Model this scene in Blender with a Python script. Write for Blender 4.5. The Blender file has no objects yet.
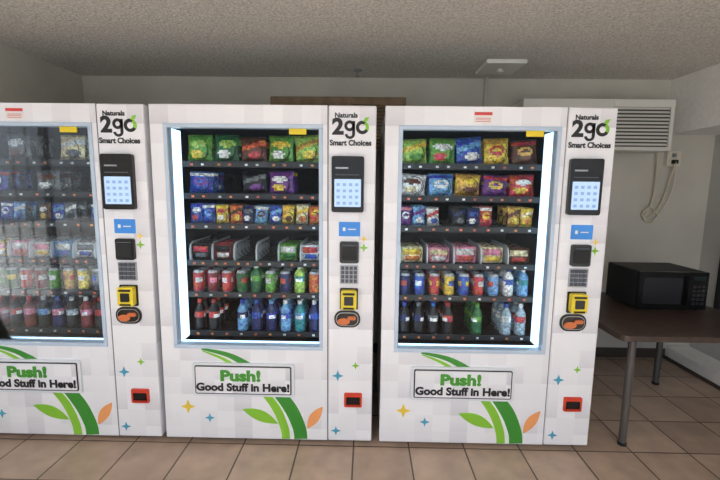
import bpy, math, random
from mathutils import Matrix, Vector
S=bpy.context.scene
S.view_settings.view_transform='Standard'
S.view_settings.look='None'
COL=bpy.context.collection

def lin(c):
    c=c/255.0
    return c/12.92 if c<=0.04045 else ((c+0.055)/1.055)**2.4
def C(r,g,b): return (lin(r),lin(g),lin(b),1.0)
WHT=(1,1,1,1)

# ---------------------------------------------------------------- materials
def mat(name,rgb=(200,200,200),rough=.5,metal=0.0,emit=None,es=1.0,spec=.5):
    m=bpy.data.materials.new(name); m.use_nodes=True
    b=m.node_tree.nodes['Principled BSDF']
    b.inputs['Base Color'].default_value=C(*rgb)
    b.inputs['Roughness'].default_value=rough
    b.inputs['Metallic'].default_value=metal
    b.inputs['Specular IOR Level'].default_value=spec
    if emit:
        b.inputs['Emission Color'].default_value=C(*emit)
        b.inputs['Emission Strength'].default_value=es
    return m
def nodes(m): return m.node_tree.nodes,m.node_tree.links,m.node_tree.nodes['Principled BSDF']

def noisy(name,c1,c2,scale,rough=.6,bump=0,bscale=None,dist=.01,detail=6,spec=.5):
    m=mat(name,c1,rough,spec=spec); N,L,b=nodes(m)
    tc=N.new('ShaderNodeTexCoord'); n=N.new('ShaderNodeTexNoise')
    n.inputs['Scale'].default_value=scale; n.inputs['Detail'].default_value=detail
    L.new(tc.outputs['Object'],n.inputs['Vector'])
    mx=N.new('ShaderNodeMix'); mx.data_type='RGBA'
    mx.inputs[6].default_value=C(*c1); mx.inputs[7].default_value=C(*c2)
    rp=N.new('ShaderNodeMapRange'); rp.inputs[1].default_value=.35; rp.inputs[2].default_value=.65
    L.new(n.outputs['Fac'],rp.inputs[0]); L.new(rp.outputs[0],mx.inputs[0])
    L.new(mx.outputs[2],b.inputs['Base Color'])
    if bump:
        n2=N.new('ShaderNodeTexNoise'); n2.inputs['Scale'].default_value=bscale or scale
        n2.inputs['Detail'].default_value=4
        L.new(tc.outputs['Object'],n2.inputs['Vector'])
        bp=N.new('ShaderNodeBump'); bp.inputs['Strength'].default_value=bump; bp.inputs['Distance'].default_value=dist
        L.new(n2.outputs['Fac'],bp.inputs['Height']); L.new(bp.outputs['Normal'],b.inputs['Normal'])
    return m

M_wall=noisy('wall_paint',(204,201,191),(194,191,181),2.5,.75,.25,90,.004)
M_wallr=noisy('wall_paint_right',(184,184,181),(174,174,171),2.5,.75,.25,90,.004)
M_soffit=noisy('soffit_paint',(246,245,241),(238,237,233),30,.75,.6,110,.006)
M_ceil=noisy('popcorn_ceiling',(230,227,220),(190,187,180),75,.9,.8,60,.014)
M_ground=noisy('concrete_ground',(200,198,194),(185,183,179),3,.9)
M_base=mat('baseboard_dark',(70,62,56),.5)

# floor tile
def floor_mat():
    m=mat('floor_tile',(150,125,108),.35); N,L,b=nodes(m)
    tc=N.new('ShaderNodeTexCoord'); mp=N.new('ShaderNodeMapping'); mp.inputs['Location'].default_value=(.06,.10,0)
    br=N.new('ShaderNodeTexBrick'); br.offset=0; br.squash=1
    br.inputs['Scale'].default_value=1; br.inputs['Brick Width'].default_value=.335; br.inputs['Row Height'].default_value=.335
    br.inputs['Mortar Size'].default_value=.005; br.inputs['Mortar Smooth'].default_value=.2
    br.inputs['Color1'].default_value=C(188,164,145); br.inputs['Color2'].default_value=C(170,146,128); br.inputs['Mortar'].default_value=C(78,64,54)
    L.new(tc.outputs['Object'],mp.inputs['Vector']); L.new(mp.outputs[0],br.inputs['Vector'])
    n=N.new('ShaderNodeTexNoise'); n.inputs['Scale'].default_value=7; n.inputs['Detail'].default_value=8; L.new(tc.outputs['Object'],n.inputs['Vector'])
    mr=N.new('ShaderNodeMapRange'); mr.inputs[1].default_value=.3; mr.inputs[2].default_value=.7; mr.inputs[3].default_value=.78; mr.inputs[4].default_value=1.08
    L.new(n.outputs['Fac'],mr.inputs[0])
    vm=N.new('ShaderNodeVectorMath'); vm.operation='SCALE'; L.new(br.outputs['Color'],vm.inputs[0]); L.new(mr.outputs[0],vm.inputs['Scale'])
    L.new(vm.outputs[0],b.inputs['Base Color'])
    bp=N.new('ShaderNodeBump'); bp.inputs['Strength'].default_value=.4; bp.inputs['Distance'].default_value=.003; bp.invert=True
    L.new(br.outputs['Fac'],bp.inputs['Height']); L.new(bp.outputs['Normal'],b.inputs['Normal'])
    mr2=N.new('ShaderNodeMapRange'); mr2.inputs[3].default_value=.25; mr2.inputs[4].default_value=.5
    L.new(n.outputs['Fac'],mr2.inputs[0]); L.new(mr2.outputs[0],b.inputs['Roughness'])
    return m
M_floor=floor_mat()

# white wrapped cabinet with faint square mosaic
def cab_mat():
    m=mat('cabinet_wrap',(236,236,240),.32); N,L,b=nodes(m)
    tc=N.new('ShaderNodeTexCoord'); mp=N.new('ShaderNodeMapping'); mp.inputs['Scale'].default_value=(9.5,0.001,9.5)
    L.new(tc.outputs['Object'],mp.inputs['Vector'])
    fl=N.new('ShaderNodeVectorMath'); fl.operation='FLOOR'; L.new(mp.outputs[0],fl.inputs[0])
    fr=N.new('ShaderNodeVectorMath'); fr.operation='FRACTION'; L.new(mp.outputs[0],fr.inputs[0])
    wn=N.new('ShaderNodeTexWhiteNoise'); wn.noise_dimensions='3D'; L.new(fl.outputs[0],wn.inputs['Vector'])
    cr=N.new('ShaderNodeValToRGB'); e=cr.color_ramp.elements
    e[0].position=0; e[0].color=C(212,211,217); e[1].position=1; e[1].color=C(240,240,244)
    k=cr.color_ramp.elements.new(.3); k.color=C(232,231,236)
    # printed gradient inside each square of the wrap artwork
    sp=N.new('ShaderNodeSeparateXYZ'); L.new(fr.outputs[0],sp.inputs[0])
    ma=N.new('ShaderNodeMath'); ma.operation='MULTIPLY_ADD'; ma.inputs[1].default_value=.22; L.new(sp.outputs['Z'],ma.inputs[0]); L.new(wn.outputs['Value'],ma.inputs[2])
    L.new(ma.outputs[0],cr.inputs['Fac']); L.new(cr.outputs['Color'],b.inputs['Base Color'])
    return m
M_cab=cab_mat()
M_white=mat('frame_white',(224,227,232),.35)
M_bezel=mat('window_bezel',(186,202,220),.3)
M_seam=mat('seam_gray',(95,96,100),.6)
M_blk=mat('gloss_black',(16,16,18),.22)
M_blkm=mat('matt_black',(20,20,22),.6)
M_int=mat('interior_dark',(34,34,38),.5)
M_shelf=mat('shelf_metal',(46,47,51),.4,.3)
M_coil=mat('coil_black',(22,22,24),.35,.3)
M_div=mat('divider_plastic',(205,210,214),.3)
M_led=mat('led_strip',(230,245,255),.5,emit=(196,231,255),es=1.9)
M_silver=mat('silver',(170,172,176),.35,.8)
M_key=mat('keypad_button',(70,74,84),.4)
M_yel=mat('acceptor_yellow',(230,205,40),.4)
M_org=mat('lever_orange',(205,110,60),.4)
M_red=mat('return_red',(205,62,38),.4)
M_lblue=mat('label_blue',(60,140,225),.4)
M_scr=mat('screen_lit',(120,150,190),.2,emit=(190,208,230),es=.8)
M_scr2=mat('screen_tile',(120,150,190),.2,emit=(125,150,185),es=.6)
M_txtk=mat('print_black',(26,26,28),.5)
M_g1=mat('print_dark_green',(58,140,48),.4)
M_g2=mat('print_light_green',(132,192,54),.4)
M_gt=mat('print_text_green',(70,150,50),.4)
M_or=mat('print_orange',(238,160,100),.4)
M_ye=mat('print_yellow',(235,200,70),.4)
M_bl=mat('print_blue',(70,160,190),.4)
M_stw=mat('sticker_white',(235,232,228),.5)
M_str=mat('sticker_red',(205,60,60),.5)
M_sty=mat('sticker_yellow',(232,205,40),.5)

def prod_mat():
    m=mat('product_print',(200,200,200),.3); N,L,b=nodes(m)
    a=N.new('ShaderNodeVertexColor'); a.layer_name='Col'
    tc=N.new('ShaderNodeTexCoord'); v=N.new('ShaderNodeTexVoronoi'); v.inputs['Scale'].default_value=85
    L.new(tc.outputs['Object'],v.inputs['Vector'])
    hs=N.new('ShaderNodeHueSaturation'); hs.inputs['Saturation'].default_value=.97
    sp=N.new('ShaderNodeSeparateColor'); L.new(v.outputs['Color'],sp.inputs[0])
    mr=N.new('ShaderNodeMapRange'); mr.inputs[3].default_value=.5; mr.inputs[4].default_value=1.45; L.new(sp.outputs[0],mr.inputs[0])
    mr2=N.new('ShaderNodeMapRange'); mr2.inputs[3].default_value=.46; mr2.inputs[4].default_value=.54; L.new(sp.outputs[1],mr2.inputs[0])
    L.new(mr.outputs[0],hs.inputs['Value']); L.new(mr2.outputs[0],hs.inputs['Hue']); L.new(a.outputs['Color'],hs.inputs['Color'])
    L.new(hs.outputs['Color'],b.inputs['Base Color'])
    return m
M_prod=prod_mat()

def glass_mat(name,ior):
    m=bpy.data.materials.new(name); m.use_nodes=True; N=m.node_tree.nodes; L=m.node_tree.links
    N.clear(); o=N.new('ShaderNodeOutputMaterial'); mx=N.new('ShaderNodeMixShader'); t=N.new('ShaderNodeBsdfTransparent')
    t.inputs[0].default_value=(.95,.97,.98,1)
    g=N.new('ShaderNodeBsdfGlossy'); g.inputs['Roughness'].default_value=.02; f=N.new('ShaderNodeFresnel'); f.inputs[0].default_value=ior
    L.new(f.outputs[0],mx.inputs[0]); L.new(t.outputs[0],mx.inputs[1]); L.new(g.outputs[0],mx.inputs[2]); L.new(mx.outputs[0],o.inputs[0])
    return m
M_glass=glass_mat('window_glass_coated',1.18)
M_glass2=glass_mat('window_glass_plain',1.40)

# ---------------------------------------------------------------- mesh builder
class MB:
    def __init__(s): s.v=[];s.f=[];s.m=[];s.c=[];s.mats=[]
    def mi(s,m):
        if m not in s.mats: s.mats.append(m)
        return s.mats.index(m)
    def add(s,vs,fs,m,col=WHT):
        o=len(s.v); s.v+=vs; k=s.mi(m)
        for i,f in enumerate(fs):
            s.f.append(tuple(a+o for a in f)); s.m.append(k)
            s.c.append(col[i] if isinstance(col,list) else col)
    def box(s,x0,x1,y0,y1,z0,z1,m,col=WHT):
        vs=[(x,y,z) for z in (z0,z1) for y in (y0,y1) for x in (x0,x1)]
        s.add(vs,[(0,2,3,1),(4,5,7,6),(0,1,5,4),(2,6,7,3),(0,4,6,2),(1,3,7,5)],m,col)
    def prism(s,pts,y0,y1,m,col=WHT):
        """2D xz outline extruded along y; front face at y0"""
        a=sum(pts[i][0]*pts[(i+1)%len(pts)][1]-pts[(i+1)%len(pts)][0]*pts[i][1] for i in range(len(pts)))
        if a<0: pts=pts[::-1]
        n=len(pts)
        vs=[(p[0],y0,p[1]) for p in pts]+[(p[0],y1,p[1]) for p in pts]
        fs=[tuple(range(n)),tuple(range(2*n-1,n-1,-1))]+[(i,i+n,(i+1)%n+n,(i+1)%n) for i in range(n)]
        s.add(vs,fs,m,col)
    def rr(s,x0,x1,z0,z1,r,y0,y1,m,col=WHT,k=5):
        p=[]
        for cx,cz,a0 in ((x1-r,z0+r,-90),(x1-r,z1-r,0),(x0+r,z1-r,90),(x0+r,z0+r,180)):
            for i in range(k+1):
                a=math.radians(a0+90*i/k); p.append((cx+r*math.cos(a),cz+r*math.sin(a)))
        s.prism(p,y0,y1,m,col)
    def ell(s,cx,cz,rx,rz,y0,y1,m,col=WHT,n=24):
        s.prism([(cx+rx*math.cos(2*math.pi*i/n),cz+rz*math.sin(2*math.pi*i/n)) for i in range(n)],y0,y1,m,col)
    def lathe(s,cx,cy,z0,prof,m,cols,seg=14,colfn=None):
        vs=[];fs=[];cc=[]
        for z,r in prof:
            for i in range(seg):
                a=2*math.pi*i/seg; vs.append((cx+r*math.cos(a),cy+r*math.sin(a),z0+z))
        for k in range(len(prof)-1):
            for i in range(seg):
                j=(i+1)%seg; fs.append((k*seg+i,k*seg+j,(k+1)*seg+j,(k+1)*seg+i))
                cc.append(colfn(k,i) if colfn else cols[k])
        t=(len(prof)-1)*seg
        fs.append(tuple(range(t,t+seg))); cc.append(cols[-1])
        fs.append(tuple(range(seg-1,-1,-1))); cc.append(cols[0])
        s.add(vs,fs,m,cc)
    def tube(s,pts,r,m,col=WHT,seg=8):
        vs=[];fs=[]; n=len(pts)
        P=[Vector(p) for p in pts]
        up=None
        for i in range(n):
            d=(P[min(i+1,n-1)]-P[max(i-1,0)]).normalized()
            if up is None: up=d.orthogonal().normalized()
            a=(up-d*up.dot(d)).normalized(); up=a; b=d.cross(a)
            for k in range(seg):
                t=2*math.pi*k/seg; q=P[i]+a*(r*math.cos(t))+b*(r*math.sin(t)); vs.append(tuple(q))
        for i in range(n-1):
            for k in range(seg):
                j=(k+1)%seg; fs.append((i*seg+k,i*seg+j,(i+1)*seg+j,(i+1)*seg+k))
        fs.append(tuple(range(seg-1,-1,-1))); fs.append(tuple(range((n-1)*seg,n*seg)))
        s.add(vs,fs,m,col)
    def build(s,name,parent=None,bevel=0,smooth=False,loc=(0,0,0)):
        me=bpy.data.meshes.new(name); me.from_pydata(s.v,[],s.f); me.update()
        for m in s.mats: me.materials.append(m)
        me.polygons.foreach_set('material_index',s.m)
        if smooth: me.polygons.foreach_set('use_smooth',[True]*len(s.f))
        ca=me.color_attributes.new('Col','FLOAT_COLOR','CORNER')
        d=[]
        for p,c in zip(me.polygons,s.c): d+=list(c)*p.loop_total
        ca.data.foreach_set('color',d)
        o=bpy.data.objects.new(name,me); COL.objects.link(o); o.location=loc
        if parent: o.parent=parent
        if bevel:
            b=o.modifiers.new('bevel','BEVEL'); b.width=bevel; b.segments=2; b.limit_method='ANGLE'; b.angle_limit=math.radians(50)
        return o
def empty(name,loc=(0,0,0)):
    e=bpy.data.objects.new(name,None); COL.objects.link(e); e.location=loc; e.empty_display_size=.1; return e
def text(name,body,x,z,size,m,parent,y=-.004,bold=0.0,align='CENTER',sx=1.0,shear=0,rot=0):
    cu=bpy.data.curves.new(name,'FONT'); cu.body=body; cu.size=size; cu.align_x=align; cu.align_y='CENTER'
    cu.offset=bold; cu.shear=shear; cu.extrude=.0006; cu.materials.append(m); cu.resolution_u=4
    o=bpy.data.objects.new(name,cu); COL.objects.link(o); o.parent=parent
    o.location=(x,y,z); o.rotation_euler=(math.pi/2,rot,0); o.scale=(sx,1,1)
    return o

# ---------------------------------------------------------------- products
def bag(mb,cx,y,z,w,h,cols,rnd,th=.028,lean=.08):
    base,acc,acc2=cols; nx,nz=10,14
    ang=rnd.uniform(-.09,.09); ph=rnd.uniform(0,6)
    style=rnd.randint(0,2); ox=rnd.uniform(-.08,.08)
    for side in (-1,1):
        vs=[];fs=[];cc=[]
        for j in range(nz+1):
            v=j/nz
            for i in range(nx+1):
                u=i/nx
                vv=min(max((v-.07)/.86,0),1)
                e=max(math.sin(math.pi*u),0)**.6*max(math.sin(math.pi*vv),0)**.55
                X=(u-.5)*w*(1-.07*math.sin(math.pi*v)); Z=v*h
                Y=side*th*e+.0025*math.sin(9*u+ph+11*v)*e+Z*lean
                if v<.07 or v>.93: Y+=.0015*(-1)**i
                vs.append((cx+X*math.cos(ang)-(Z-h/2)*math.sin(ang),y+Y,z+.003+h/2+(Z-h/2)*math.cos(ang)+X*math.sin(ang)))
        for j in range(nz):
            for i in range(nx):
                u=(i+.5)/nx;v=(j+.5)/nz
                a=j*(nx+1)+i; q=(a,a+1,a+nx+2,a+nx+1)
                fs.append(q if side<0 else q[::-1])
                dk=tuple(k*.5 for k in base[:3])+(1,)
                if v<.07 or v>.93: c=dk
                elif style==0:
                    c=acc if ((u-.5-ox)/.38)**2+((v-.66)/.13)**2<1 else acc2 if ((u-.4)/.26)**2+((v-.3)/.15)**2<1 else base
                elif style==1:
                    c=acc if .56<v-.25*(u-.5)<.76 else acc2 if ((u-.6)/.3)**2+((v-.28)/.14)**2<1 else dk if v<.16 else base
                else:
                    c=acc2 if v>.8 else acc if ((u-.5)/.3)**2+((v-.55)/.2)**2<1 and not((u-.5)/.16)**2+((v-.55)/.08)**2<1 else dk if (i+j)%5==0 and v<.3 else base
                cc.append(c)
        mb.add(vs,fs,M_prod,cc)
def bottle(mb,cx,y,z,r,h,cols,rnd):
    liq,lab,cap=cols
    st=rnd.randint(0,13)
    def cf(k,i):
        if k<5: return liq
        if k<6: return WHT if (i+st)%14 in (0,1,2,7,8) else lab
        if k<7: return lab
        if k<10: return liq
        return cap
    mb.lathe(cx,y,z,[(0,.8*r),(.02*h,r),(.12*h,.97*r),(.2*h,r),(.34*h,.96*r),(.42*h,r),(.53*h,r),(.61*h,.99*r),(.7*h,.9*r),(.8*h,.58*r),(.87*h,.36*r),(.88*h,.42*r),(.97*h,.42*r),(h,.38*r)],M_prod,[liq]*12+[cap],14,cf)
def can(mb,cx,y,z,r,h,cols,rnd):
    liq,lab,cap=cols; sil=C(190,192,196); st=rnd.randint(0,13)
    def cf(k,i):
        if k in (0,5,6): return sil
        if k==3: return cap if (i+st)%5<3 else lab
        return lab
    mb.lathe(cx,y,z,[(0,.78*r),(.05*h,r),(.3*h,r),(.45*h,r),(.68*h,r),(.9*h,r),(.97*h,.8*r),(h,.82*r)],M_prod,[sil]*7,14,cf)
def boxp(mb,cx,y,z,w,h,cols,rnd,d=.05):
    base,acc,acc2=cols
    mb.box(cx-w/2,cx+w/2,y,y+d,z+.003,z+h,M_prod,base)
    mb.box(cx-w*.42,cx+w*.42,y-.001,y,z+h*.5,z+h*.88,M_prod,acc)
    mb.box(cx-w*.3,cx+w*.36,y-.001,y,z+h*.14,z+h*.42,M_prod,acc2)
def coil(mb,cx,y0,y1,zc,R,turns):
    vs=[];fs=[]; n=int(turns*12); r=.0022
    for i in range(n+1):
        t=2*math.pi*i/12; y=y0+(y1-y0)*i/n
        for a in range(4):
            p=math.pi/2*a; rr=R+r*math.cos(p)
            vs.append((cx+rr*math.sin(t),y+r*math.sin(p),zc-rr*math.cos(t)))
    for i in range(n):
        for a in range(4):
            b=(a+1)%4; fs.append((i*4+a,i*4+b,i*4+4+b,i*4+4+a))
    mb.add(vs,fs,M_coil)

RD=C(190,34,38); DR=C(130,26,32); GR=C(95,155,55); DG=C(34,100,52); BL=C(40,80,175); DB=C(24,38,90); LB=C(110,165,210)
YE=C(225,192,60); GO=C(195,152,60); OR=C(210,105,45); PU=C(105,50,130); BR=C(95,55,36); WH=C(225,225,222); PK=C(222,135,160)
CR=C(226,210,165); BK=C(24,24,28); TE=C(45,140,142); CL=C(160,178,188); LG=C(160,195,85); GY=C(105,110,115)
def B(a,b,c=None): return ('bag',(a,b,c or YE))
def T(a,b,c): return ('bot',(a,b,c))
def K(a,b): return ('can',(a,a,b))
def X(a,b,c): return ('box',(a,b,c))
MID=[
 [B(GR,LG,YE),B(DG,LG,WH),B(BR,OR,RD),B(GR,YE,WH),B(LG,GO,YE)],
 [B(BL,PU,WH),None,B(BK,GY,PU),B(PU,WH,YE),None],
 [B(BL,WH,RD),B(BL,LB,WH),B(YE,RD,WH),B(OR,BR,YE),B(DB,GY,WH),B(LB,BR,WH),B(BL,LB,WH),B(YE,GO,BR),B(CR,YE,OR),B(OR,YE,RD)],
 [X(BK,RD,GY),X(DR,BK,WH),None,None,X(GR,WH,DG),X(WH,RD,BL)],
 [K(RD,WH),K(DR,PK),K(RD,WH),K(DG,RD),T(DG,GR,WH),K(GR,WH),K(DB,RD),T(LG,TE,WH),K(OR,RD)],
 [T(BK,RD,RD),T(BK,RD,RD),None,T(LB,DB,BL),T(DB,BL,BL),T(DB,BL,LB),T(LB,BL,WH),T(TE,LB,WH),T(DB,BL,WH)]]
RGT=[
 [B(LG,YE,GR),B(GR,WH,RD),B(BL,LB,WH),B(YE,RD,GO),B(BR,GO,RD)],
 [B(WH,BR,CR),B(LB,WH,BL),B(GO,YE,BR),B(PU,YE,RD),B(RD,WH,YE)],
 [B(PU,WH,PK),B(LB,PU,WH),B(WH,RD,BL),None,B(BK,DB,GY),B(DB,BL,WH),B(RD,YE,WH),None,B(GO,BR,YE),B(YE,CR,OR)],
 [X(CR,YE,OR),X(PK,CR,WH),X(PK,WH,RD),X(CR,PK,YE),X(BR,CR,RD)],
 [K(DB,RD),K(BL,WH),K(RD,YE),K(YE,BL),K(BL,YE),K(RD,WH),K(LB,RD),T(WH,BL,BL),T(LB,TE,WH)],
 [T(BK,DB,BL),T(BK,DB,GY),T(BK,GY,BL),T(BK,RD,RD),None,T(DG,GR,GR),None,T(CL,WH,BL),T(CL,RD,WH)]]
LFT=[
 [None,B(GY,WH,BR),None,B(CR,WH,GY),None],
 [B(BL,WH,RD),None,B(GY,BR,WH),None,B(BK,GY,WH)],
 [None,B(BL,WH,WH),B(LB,WH,BL),None,B(BR,WH,YE),B(BL,LB,WH),B(GY,WH,BK),None,B(BL,LB,WH),B(BL,WH,LB)],
 [X(YE,PK,WH),X(PK,WH,RD),X(WH,PK,YE),X(LB,WH,BL),X(WH,GY,BL),X(PK,RD,WH)],
 [K(GR,WH),K(DG,YE),K(RD,WH),K(DR,WH),K(GR,WH),K(GO,RD),K(YE,WH),K(GY,BL),K(RD,BK)],
 [T(DR,PK,RD),T(BK,RD,RD),T(DR,PK,RD),T(BK,LB,WH),T(DB,PK,BL),T(BK,CL,WH),T(DR,PK,WH),T(BK,RD,RD),T(BK,CL,WH)]]
SZ=[1.70,1.51,1.327,1.10,.90,.65]
BH=[.160,.135,.120,.10,.135,.20]

W=1.25; H=2.0; DP=.88
def vending(x0,rows,seed,sticker,glass):
    rnd=random.Random(seed)
    P=empty('vending_machine',(x0,2.249,0))
    wx0,wx1,wz0,wz1=.075,.957,.605,1.898
    z0=.035
    c=MB()   # outer cabinet, hollow
    c.box(.004,.03,.062,DP,z0+.01,H-.006,M_cab); c.box(1.0,W-.004,.062,DP,z0+.01,H-.006,M_cab)
    c.box(.03,1.0,.062,DP,1.93,H-.006,M_cab); c.box(.03,1.0,.062,DP,z0+.01,.56,M_cab); c.box(.03,1.0,DP-.03,DP,.56,1.93,M_cab)
    c.build('cabinet',P,.004)
    d=MB()   # main door around the window + control door
    d.box(0,wx0,0,.06,z0,H,M_cab); d.box(wx0,wx1,0,.06,z0,wz0,M_cab); d.box(wx0,wx1,0,.06,wz1,H,M_cab); d.box(wx1,.982,0,.06,z0,H,M_cab)
    d.build('display_door',P)
    k=MB(); k.box(.988,W,-.004,.06,z0,H,M_cab); k.build('control_door',P,.008)
    s=MB(); s.box(.982,.988,.004,.05,z0,H,M_seam)
    s.build('door_seam',P)
    # bezel ring
    b=MB(); t=.022
    b.box(wx0,wx1,-.008,.05,wz1-t,wz1,M_bezel); b.box(wx0,wx1,-.008,.05,wz0,wz0+t,M_bezel)
    b.box(wx0,wx0+t,-.008,.05,wz0+t,wz1-t,M_bezel); b.box(wx1-t,wx1,-.008,.05,wz0+t,wz1-t,M_bezel)
    b.build('window_bezel',P,.003)
    g=MB(); g.box(wx0+t,wx1-t,.012,.018,wz0+t,wz1-t,glass); g.build('glass_pane',P)
    l=MB()
    l.box(wx0+.012,wx0+t+.004,.05,.15,wz0+t,wz1-t,M_led); l.box(wx1-t-.004,wx1-.012,.05,.15,wz0+t,wz1-t,M_led)
    l.box(wx0+.03,wx1-.03,.052,.06,wz0+t-.006,wz0+t+.006,M_led)
    l.build('led_strips',P)
    # interior liner
    i=MB()
    i.box(.035,.045,.15,.84,.57,1.92,M_int); i.box(.985,.995,.15,.84,.57,1.92,M_int)
    i.box(.045,.985,.83,.84,.57,1.92,M_int); i.box(.045,.985,.062,.83,1.905,1.92,M_int); i.box(.045,.985,.062,.83,.565,.58,M_int)
    i.box(.035,.087,.15,.16,.57,1.92,M_int); i.box(.945,.995,.15,.16,.57,1.92,M_int)
    i.build('interior_liner',P)
    sh=MB(); pr=MB(); co=MB()
    xa,xb=.105,.925
    for ri,row in enumerate(rows):
        z=SZ[ri]; n=len(row)
        sh.box(xa-.02,xb+.02,.165,.80,z-.006,z,M_shelf)
        sh.box(xa-.02,xb+.02,.160,.166,z-.03,z+.004,M_shelf)
        sp=(xb-xa)/n
        for ci,it in enumerate(row):
            cx=xa+sp*(ci+.5)
            for dx in ((-.2,.2) if sp>.12 else (0,)):
                sh.box(cx+dx*sp-.008,cx+dx*sp+.008,.1575,.161,z-.021,z-.009,M_prod,C(225,120,60) if rnd.random()<.75 else C(225,225,220))
            R=min(sp*.44,.058 if ri not in (4,5) else .036)
            zc=z+R+.004
            if ri==3:
                for xx in (cx-sp/2+.008,):
                    pts=[(.17,z),(.17,z+.07),(.185,z+.10),(.22,z+.115),(.50,z+.115),(.50,z)]
                    vs=[(xx,a,b_) for a,b_ in pts]+[(xx+.006,a,b_) for a,b_ in pts]; m=len(pts)
                    sh.add(vs,[tuple(range(m)),tuple(range(2*m-1,m-1,-1))]+[(q,q+m,(q+1)%m+m,(q+1)%m) for q in range(m)],M_div)
            if ri<4 or it is None:
                coil(co,cx,.172,.62,zc,R,6)
                if ri<2: coil(co,cx+.004,.18,.62,zc,R*.8,5)
            if it is None: continue
            ty,cols=it; h=BH[ri]*rnd.uniform(.92,1.04)
            for q in range(3):
                yy=.215+q*.085
                if ty=='bag': bag(pr,cx+rnd.uniform(-.004,.004),yy,z,min(sp*.96,.160)*rnd.uniform(.94,1),h,cols,rnd,th=.028 if sp>.12 else .014)
                elif ty=='box': boxp(pr,cx,yy-.02,z+.004,sp*.8,h,cols,rnd)
                elif ty=='can': can(pr,cx,yy-.012,z,.033,BH[4],cols,rnd)
                else: bottle(pr,cx,yy-.012,z,.034,.175 if ri==4 else .20,cols,rnd)
    sh.build('shelves',P); co.build('spiral_coils',P,smooth=True); pr.build('snacks_and_drinks',P,smooth=True)
    # control panel
    q=MB()
    q.rr(1.008,1.186,1.422,1.728,.012,-.03,-.003,M_blk)
    q.rr(1.024,1.170,1.452,1.604,.004,-.032,-.030,M_scr)
    for a in range(4):
        for b_ in range(4):
            q.box(1.036+a*.034,1.036+a*.034+.018,-.0335,-.032,1.464+b_*.034,1.464+b_*.034+.016,M_scr2)
    q.box(1.03,1.10,-.0325,-.0300,1.66,1.668,M_silver); q.box(1.03,1.16,-.0325,-.0300,1.625,1.63,M_key)
    q.build('touchscreen_unit',P)
    q=MB(); q.rr(1.048,1.168,1.285,1.366,.004,-.008,-.003,M_lblue)
    q.box(1.07,1.085,-.009,-.008,1.315,1.335,M_stw); q.box(1.10,1.145,-.009,-.008,1.322,1.328,M_stw); q.build('payment_label',P)
    q=MB(); q.rr(1.054,1.162,1.133,1.256,.012,-.022,-.003,M_blk); q.rr(1.066,1.150,1.150,1.225,.008,-.026,-.022,M_blkm)
    q.box(1.07,1.146,-.028,-.026,1.232,1.238,M_key); q.build('card_reader',P)
    q=MB(); q.rr(1.054,1.162,1.010,1.120,.006,-.010,-.003,M_silver)
    for a in range(4):
        for b_ in range(4): q.box(1.062+a*.024,1.081+a*.024,-.016,-.010,1.018+b_*.025,1.038+b_*.025,M_key)
    q.build('keypad',P)
    q=MB(); q.rr(1.056,1.160,.860,.985,.006,-.012,-.003,M_blk); q.rr(1.064,1.152,.868,.978,.012,-.05,-.012,M_yel)
    q.rr(1.082,1.134,.895,.945,.006,-.054,-.05,M_blk); q.box(1.075,1.141,-.056,-.05,.955,.966,M_blkm); q.box(1.078,1.138,-.056,-.05,.873,.882,M_blkm); q.build('bill_acceptor',P)
    q=MB(); q.rr(1.024,1.174,.752,.852,.045,-.012,-.003,M_blk); q.rr(1.034,1.164,.762,.842,.038,-.016,-.012,M_silver)
    q.rr(1.038,1.160,.766,.838,.034,-.018,-.016,M_blk)
    q.ell(1.078,.79,.036,.02,-.024,-.018,M_org); q.rr(1.10,1.15,.80,.822,.01,-.028,-.018,M_org); q.build('coin_mechanism',P)
    q=MB(); q.rr(1.084,1.190,.258,.346,.008,-.014,-.003,M_red); q.rr(1.096,1.178,.270,.322,.006,-.016,-.014,M_blk)
    q.box(1.10,1.174,-.03,-.014,.268,.276,M_red); q.build('coin_return',P)
    # hinged pickup flap
    q=MB(); q.rr(.180,.787,.314,.519,.012,-.014,0,M_white); q.rr(.196,.771,.328,.505,.010,-.017,-.014,M_txtk); q.rr(.203,.764,.335,.498,.006,-.020,-.017,M_cab)
    q.build('pickup_flap',P)
    text('flap_text','Good Stuff in Here!',.483,.372,.066,M_txtk,P,-.022,.0028,sx=1.05)
    text('push_text','Push!',.47,.443,.090,M_gt,P,-.022,.0045,sx=1.25)
    # logo
    text('logo_name','Naturals',1.085,1.947,.036,M_txtk,P,-.006,.0012)
    text('logo_big','2',1.040,1.884,.118,M_txtk,P,-.006,.005,sx=1.05)
    text('logo_motto','Smart Choices',1.110,1.800,.041,M_txtk,P,-.006,.0016,sx=.94)
    q=MB()
    n=28
    def ring(cx,cz,ro,ri_,a0,a1,m,y):
        o=[];ii=[]
        for t_ in range(n+1):
            a=math.radians(a0+(a1-a0)*t_/n); o.append((cx+ro*math.cos(a),cz+ro*math.sin(a))); ii.append((cx+ri_*math.cos(a),cz+ri_*math.sin(a)))
        for t_ in range(n): q.prism([o[t_],o[t_+1],ii[t_+1],ii[t_]],y,-.004,m)
    ring(1.104,1.892,.029,.013,0,360,M_txtk,-.0062)                       # g bowl
    q.box(1.118,1.134,-.0062,-.004,1.846,1.918,M_txtk)                    # g stem
    ring(1.106,1.850,.028,.014,185,355,M_txtk,-.0062)                     # g tail
    ring(1.174,1.884,.036,.018,60,330,M_txtk,-.0062); ring(1.174,1.884,.036,.018,-30,60,M_g2,-.0062)
    q.prism([(1.176,1.916),(1.188,1.936),(1.210,1.94),(1.203,1.921),(1.191,1.913)],-.0064,-.004,M_g2)
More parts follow.
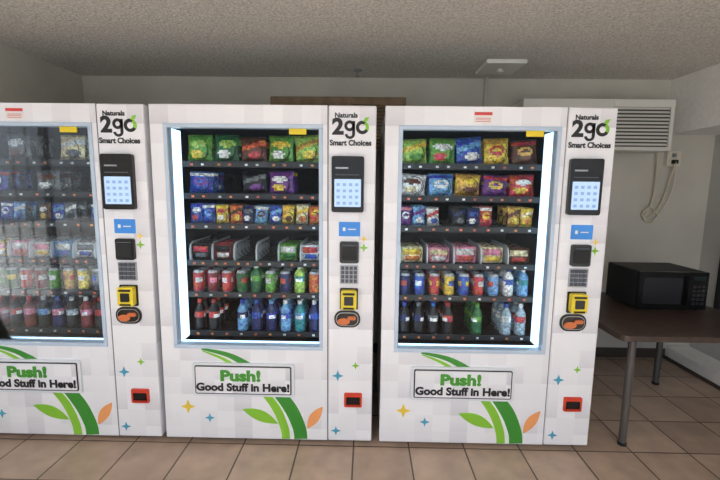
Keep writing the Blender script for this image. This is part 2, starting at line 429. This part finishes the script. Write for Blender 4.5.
    # swoosh bands
    def band(path,wd,m,y):
        L_=[];R_=[]
        pts=[Vector((a,b_)) for a,b_ in path]
        fine=[]
        for a in range(len(pts)-1):
            p0=pts[max(a-1,0)];p1=pts[a];p2=pts[a+1];p3=pts[min(a+2,len(pts)-1)]
            for t_ in range(8):
                t=t_/8; fine.append(.5*((2*p1)+(p2-p0)*t+(2*p0-5*p1+4*p2-p3)*t*t+(3*p1-p0-3*p2+p3)*t**3))
        fine.append(pts[-1]); N_=len(fine)
        for a,p in enumerate(fine):
            dd=(fine[min(a+1,N_-1)]-fine[max(a-1,0)]).normalized(); nn=Vector((-dd.y,dd.x)); w_=wd*(.12+.88*min(1,a/(N_*.6)))
            L_.append((p.x+nn.x*w_/2,max(p.y+nn.y*w_/2,z0+.002))); R_.append((p.x-nn.x*w_/2,max(p.y-nn.y*w_/2,z0+.002)))
        for a in range(N_-1): q.prism([L_[a],L_[a+1],R_[a+1],R_[a]],y,0,m)
    band([(.235,.602),(.42,.555),(.60,.43),(.745,.26),(.81,.12),(.822,.037)],.080,M_g1,-.0012)
    band([(.24,.590),(.39,.525),(.55,.39),(.665,.25),(.72,.12),(.732,.037)],.050,M_g2,-.0016)
    def leaf(xa_,za_,xb_,zb_,wd,m):
        o=[];r_=[]; dx,dz=xb_-xa_,zb_-za_; Ln=math.hypot(dx,dz); nx,nz=-dz/Ln,dx/Ln
        for t_ in range(13):
            t=t_/12; w_=wd*math.sin(math.pi*t)**.9; w2=w_*.75
            o.append((xa_+dx*t+nx*w_,za_+dz*t+nz*w_)); 
            if 0<t_<12: r_.append((xa_+dx*t-nx*w2,za_+dz*t-nz*w2))
        q.prism(o+r_[::-1],-.0014,0,m)
    leaf(.47,.225,.685,.135,.040,M_g2); leaf(.862,.105,.955,.25,.035,M_or)
    def star(cx,cz,r,m,y=-.0014):
        p=[]
        for t_ in range(8):
            a=math.pi/4*t_; rr_=r if t_%2==0 else r*.38; p.append((cx+rr_*math.cos(a),cz+rr_*math.sin(a)))
        q.prism(p,y,0,m)
    star(.14,.235,.045,M_ye); star(.27,.165,.03,M_bl); star(1.045,.45,.034,M_bl,-.0055); star(1.15,.515,.024,M_g2,-.0055)
    star(1.035,.10,.03,M_bl,-.0055); star(1.19,1.27,.02,M_ye,-.0055); star(1.19,1.22,.026,M_g2,-.0055)
    q.build('wrap_graphics',P)
    q=MB(); q.box(.77,.865,.006,.0118,1.845,1.885,M_sty); q.build('glass_sticker',P)
    if sticker:
        q=MB(); q.box(.478,.582,-.0015,0,1.915,1.975,M_stw); q.box(.482,.578,-.002,-.0015,1.955,1.971,M_str); 
        for a in range(3): q.box(.49,.57,-.002,-.0015,1.92+a*.009,1.923+a*.009,M_str)
        q.build('notice_sticker',P)
    q=MB()
    for a in (.07,W-.07):
        for b_ in (.09,DP-.08):
            q.lathe(a,b_,0,[(0,.03),(.012,.03),(.014,.014),(.045,.014)],M_blkm,[WHT]*3,12)
    q.build('leveling_feet',P)
    return P
vending(-1.203,MID,1,False,M_glass); vending(.096,RGT,2,True,M_glass); vending(-2.482,LFT,3,True,M_glass2)

# ---------------------------------------------------------------- room shell
YB=3.65; ZC=2.51; XL=-2.53; XR=3.05; YF=-.9
def sb(name,x0,x1,y0,y1,z0,z1,m,bevel=0,parent=None):
    b=MB(); b.box(x0,x1,y0,y1,z0,z1,m); return b.build(name,parent,bevel)
sb('floor',XL-.15,XR+.15,YF,YB+.15,-.12,0,M_floor)
sb('ground',-14,14,-16,YF,-.16,-.02,M_ground)
sb('ceiling',XL-.15,XR+.15,YF,YB+.15,ZC,ZC+.15,M_ceil)
sb('wall_back',XL-.15,XR+.15,YB,YB+.15,0,ZC,M_wall)
wl=MB(); a,b_,c_,d_=.55,1.98,.55,2.2
wl.box(XL-.15,XL,YF,a,0,ZC,M_wall); wl.box(XL-.15,XL,b_,YB,0,ZC,M_wall); wl.box(XL-.15,XL,a,b_,0,c_,M_wall); wl.box(XL-.15,XL,a,b_,d_,ZC,M_wall)
wl.build('wall_left')
Pw=empty('window_1',(0,0,0)); M_alu=mat('window_frame_white',(215,215,215),.4)
f=MB(); f.box(XL-.12,XL-.05,a,a+.05,c_,d_,M_alu); f.box(XL-.12,XL-.05,b_-.05,b_,c_,d_,M_alu); f.box(XL-.12,XL-.05,a,b_,c_,c_+.05,M_alu); f.box(XL-.12,XL-.05,a,b_,d_-.05,d_,M_alu)
f.box(XL-.11,XL-.06,(a+b_)/2-.02,(a+b_)/2+.02,c_+.05,d_-.05,M_alu); f.build('frame',Pw)
f=MB(); n=11
for i in range(n):
    yc=a+.08+(b_-a-.16)*i/(n-1); f.add([(XL-.045,yc-.035,c_+.06),(XL-.005,yc+.03,c_+.06),(XL-.005,yc+.03,d_-.06),(XL-.045,yc-.035,d_-.06)],[(0,1,2,3)],M_stw)
f.box(XL-.045,XL-.005,a+.01,b_-.01,d_-.055,d_-.005,M_alu); f.build('vertical_blinds',Pw)
# right side: soffit, recessed wall, curb, window
sb('wall_right',XR,XR+.15,YF,YB,0,ZC,M_wallr)
sb('trim_soffit',2.62,XR,YF,YB,2.05,ZC,M_soffit)
sb('trim_curb',2.82,XR,YF,YB,0,.12,M_soffit,.006)
M_dg=mat('dark_glass',(60,66,72),.12)
Pw=empty('window_2',(0,0,0)); f=MB(); y0,y1,z0,z1=.6,3.42,.35,1.95
for q in ((y0,y0+.05,z0,z1),(y1-.05,y1,z0,z1),(y0,y1,z0,z0+.05),(y0,y1,z1-.05,z1),((y0+y1)/2-.03,(y0+y1)/2+.03,z0,z1)):
    f.box(XR-.03,XR,q[0],q[1],q[2],q[3],M_blkm)
f.build('frame',Pw); sb('pane',XR-.012,XR-.002,y0+.05,y1-.05,z0+.05,z1-.05,M_dg,parent=Pw)
sb('baseboard_back',XL,2.82,YB-.012,YB,0,.09,M_base)
sb('baseboard_left',XL,XL+.012,YF,YB-.012,0,.09,M_base)
sb('baseboard_right',2.808,2.82,YF,YB-.012,0,.03,M_base)

# ---------------------------------------------------------------- wall air conditioners
M_acw=mat('ac_case',(222,222,216),.45); M_acd=mat('ac_dark',(70,70,68),.6); M_wood=noisy('wood_trim',(140,114,86),(112,90,66),8,.5)
def ac(x0,x1,front,side):
    P=empty('wall_air_conditioner',(x0,3.38,1.885)); w=x1-x0; h=.405; dp=YB-3.38-.001
    q=MB(); q.box(0,w,.02,dp,0,h,side); q.build('case',P,.01)
    q=MB(); sx=w*.60
    q.box(0,sx,0,.02,0,h,front); q.box(sx,w,0,.02,h-.06,h,front); q.box(sx,w,0,.02,0,.03,front); q.box(w-.03,w,0,.02,.03,h-.06,front)
    q.build('front_cover',P,.004)
    q=MB(); q.box(sx,w-.03,.012,.02,.03,h-.06,M_acd)
    for i in range(11):
        z=.04+i*.0285; q.add([(sx+.005,.001,z),(w-.035,.001,z),(w-.035,.012,z+.018),(sx+.005,.012,z+.018)],[(0,1,2,3)],front)
        q.add([(sx+.005,.001,z),(w-.035,.001,z),(w-.035,.011,z-.001),(sx+.005,.011,z-.001)],[(0,1,2,3)],M_acd)
    q.build('louvers',P)
    q=MB(); q.box(.05,.25,-.004,0,.08,.2,M_acd); q.build('control_cover',P)
ac(1.26,2.48,M_acw,M_acw); ac(-.80,.31,M_wood,M_acw)

# conduit box + pipe, sprinkler
P=empty('ceiling_conduit',(1.02,3.27,ZC)); M_pw=mat('pipe_white',(225,223,216),.5)
q=MB(); q.rr(-.15,.15,-.03,0,.01,-.16,.15,M_pw); q.build('junction_cover',P,.006)
q=MB(); q.tube([(0,.36,0),(0,.36,-.7),(0,.36,-1.6)],.014,M_pw); q.build('drop_pipe',P,smooth=True)
q=MB(); q.lathe(0,.0,-.055,[(0,.018),(.01,.03),(.02,.02),(.026,.02)],M_pw,[WHT]*3); q.build('sensor',P)
q=MB(); q.lathe(0,0,-.055,[(0,.014),(.004,.02),(.01,.008),(.04,.008),(.045,.035),(.055,.035)],M_silver,[WHT]*5,16); q.build('ceiling_sprinkler',None,smooth=False,loc=(-.09,3.42,ZC))

# ---------------------------------------------------------------- outlet and cords
P=empty('wall_outlet',(2.68,YB,1.84)); M_pl=mat('plate_ivory',(215,210,195),.45); M_cord=mat('cord_beige',(206,196,170),.5)
q=MB(); q.rr(-.06,.06,-.065,.065,.008,-.045,0,M_pl); q.rr(-.02,.02,-.045,-.012,.004,-.075,-.045,M_blkm); q.rr(-.02,.02,.012,.045,.004,-.048,-.045,M_silver); q.build('plate',P)
q=MB()
def smooth_path(pts,k=8):
    pts=[Vector(p) for p in pts]; out=[]
    for a in range(len(pts)-1):
        p0=pts[max(a-1,0)];p1=pts[a];p2=pts[a+1];p3=pts[min(a+2,len(pts)-1)]
        for t_ in range(k):
            t=t_/k; out.append(.5*((2*p1)+(p2-p0)*t+(2*p0-5*p1+4*p2-p3)*t*t+(3*p1-p0-3*p2+p3)*t**3))
    out.append(pts[-1]); return out
q.tube(smooth_path([(0,-.07,-.03),(-.01,-.06,-.12),(-.03,-.03,-.30),(-.10,-.03,-.46),(-.18,-.03,-.52),(-.21,-.03,-.47),(-.15,-.04,-.43),(-.08,-.03,-.50),(-.13,-.03,-.57),(-.20,-.03,-.52),(-.14,-.03,-.38),(-.13,-.03,-.1),(-.14,-.03,.045)]),.007,M_cord)
q.tube(smooth_path([(.0,-.06,-.04),(.03,-.04,-.2),(-.02,-.03,-.40),(-.12,-.03,-.55),(-.22,-.03,-.50),(-.17,-.04,-.44)]),.006,M_pl)
q.build('cords',P,smooth=True)

# ---------------------------------------------------------------- table
M_tt=noisy('table_laminate',(76,60,52),(58,45,39),14,.35); M_leg=mat('table_leg_metal',(96,92,90),.4,.4)
P=empty('side_table',(1.47,2.22,0)); tw,td=1.02,1.0
q=MB(); pts=[]
r=.05
for cx,cy,a0 in ((tw-r,r,-90),(tw-r,td-r,0),(r,td-r,90),(r,r,180)):
    for i in range(6):
        an=math.radians(a0+18*i); pts.append((cx+r*math.cos(an),cy+r*math.sin(an)))
n=len(pts); vs=[(x,y,.70) for x,y in pts]+[(x,y,.735) for x,y in pts]
q.add(vs,[tuple(range(n-1,-1,-1)),tuple(range(n,2*n))]+[(i,(i+1)%n,(i+1)%n+n,i+n) for i in range(n)],M_tt)
q.build('table_top',P,.004)
q=MB(); q.box(.12,tw-.10,.10,.12,.67,.70,M_leg); q.box(.12,tw-.10,td-.1,td-.08,.67,.70,M_leg); q.box(.12,.14,.10,td-.08,.67,.70,M_leg); q.box(tw-.12,tw-.10,.10,td-.08,.67,.70,M_leg); q.build('apron',P)
i=0
for lx in (.13,tw-.12):
    for ly in (.10,td-.10):
        i+=1; q=MB(); q.tube([(lx,ly,.70),(lx,ly,.02)],.022,M_leg,seg=12); q.tube([(lx,ly,.02),(lx,ly,0)],.026,M_blkm,seg=12); q.build('leg_%d'%i,P,smooth=False)

# ---------------------------------------------------------------- microwave
P=empty('microwave_oven',(1.88,2.72,.735)); mw,md,mh=.47,.37,.275
q=MB(); q.box(0,mw,.02,md,.012,mh,M_blkm); q.build('case',P,.008)
q=MB(); q.rr(0,mw*.745,.012,mh,.006,0,.02,M_blk); q.rr(.03,mw*.745-.055,.05,mh-.04,.012,-.0015,0,mat('oven_window',(40,40,44),.1)); q.build('door',P)
q=MB(); q.rr(mw*.745-.035,mw*.745-.018,.04,mh-.03,.006,-.028,-.012,M_blk); q.box(mw*.745-.032,mw*.745-.022,-.014,0,.05,.065,M_blk); q.box(mw*.745-.032,mw*.745-.022,-.014,0,mh-.055,mh-.04,M_blk); q.build('handle',P)
q=MB(); q.rr(mw*.75,mw,.012,mh,.006,0,.02,M_blk); q.box(mw*.78,mw*.96,-.001,0,mh-.06,mh-.03,mat('display',(20,36,36),.3))
M_kd=mat('oven_button',(38,38,42),.4)
for a in range(3):
    for b_ in range(5): q.box(mw*.785+a*.03,mw*.785+a*.03+.022,-.0015,0,.045+b_*.03,.045+b_*.03+.018,M_kd)
q.build('control_panel',P)
q=MB()
for a in (.04,mw-.04):
    for b_ in (.05,md-.05): q.lathe(a,b_,0,[(0,.014),(.013,.014)],M_blkm,[WHT],10)
q.build('feet',P)

# ---------------------------------------------------------------- added fill lamps (unseen, behind the viewpoint) to brighten ceiling and walls
M_fill=mat('fill_lamp_glow',(240,240,240),.5,emit=(255,250,244),es=2.0)
for lx in (-1.3,1.1):
    P=empty('added_fill_lamp',(lx,-.25,2.30))
    q=MB(); q.box(-.6,.6,-.09,.09,.03,.05,M_pw); q.box(-.5,-.49,-.01,.01,.05,.21,M_pw); q.box(.49,.5,-.01,.01,.05,.21,M_pw); q.build('fill_body',P)
    q=MB(); q.box(-.58,.58,-.08,.08,0,.03,M_fill); q.build('fill_panel',P,.006)
    for nm,rx,en in (('fill_down',0,9),('fill_up',math.pi,40)):
        ld=bpy.data.lights.new(nm,'AREA'); ld.shape='RECTANGLE'; ld.size=1.15; ld.size_y=.16; ld.energy=en; ld.color=(1,.98,.955)
        o=bpy.data.objects.new(nm,ld); COL.objects.link(o); o.parent=P; o.location=(0,0,-.006 if rx==0 else .056); o.rotation_euler=(rx,0,0)

# ---------------------------------------------------------------- sun, world, camera
sd=bpy.data.lights.new('sun','SUN'); sd.energy=8.2; sd.angle=.01; sd.color=(1,.975,.94)
so=bpy.data.objects.new('sun',sd); COL.objects.link(so); so.location=(0,-5,6)
so.rotation_euler=Vector((-.12,.62,-1)).to_track_quat('-Z','Y').to_euler()
w=bpy.data.worlds.new('world'); S.world=w; w.use_nodes=True; N=w.node_tree.nodes; L=w.node_tree.links
bg=N['Background']; tc=N.new('ShaderNodeTexCoord'); sx=N.new('ShaderNodeSeparateXYZ'); cr=N.new('ShaderNodeValToRGB')
L.new(tc.outputs['Generated'],sx.inputs[0]); mr=N.new('ShaderNodeMapRange'); mr.inputs[1].default_value=-1; mr.inputs[2].default_value=1
L.new(sx.outputs['Z'],mr.inputs[0]); L.new(mr.outputs[0],cr.inputs['Fac'])
e=cr.color_ramp.elements; e[0].position=.44; e[0].color=(.38,.39,.40,1); e[1].position=.60; e[1].color=(.80,.91,1.06,1)
k=cr.color_ramp.elements.new(.5); k.color=(.58,.62,.66,1)
L.new(cr.outputs['Color'],bg.inputs['Color']); bg.inputs['Strength'].default_value=1.4

cd=bpy.data.cameras.new('camera'); cam=bpy.data.objects.new('camera',cd); COL.objects.link(cam)
cd.sensor_fit='HORIZONTAL'; cd.sensor_width=36; cd.lens=36*400/720; cd.clip_start=.02
R=Matrix.Rotation(math.radians(.9),4,'Z')@Matrix.Rotation(math.radians(90-7.5),4,'X')@Matrix.Rotation(math.radians(.66),4,'Z')
cam.matrix_world=Matrix.Translation((0,0,1.56))@R
S.camera=cam
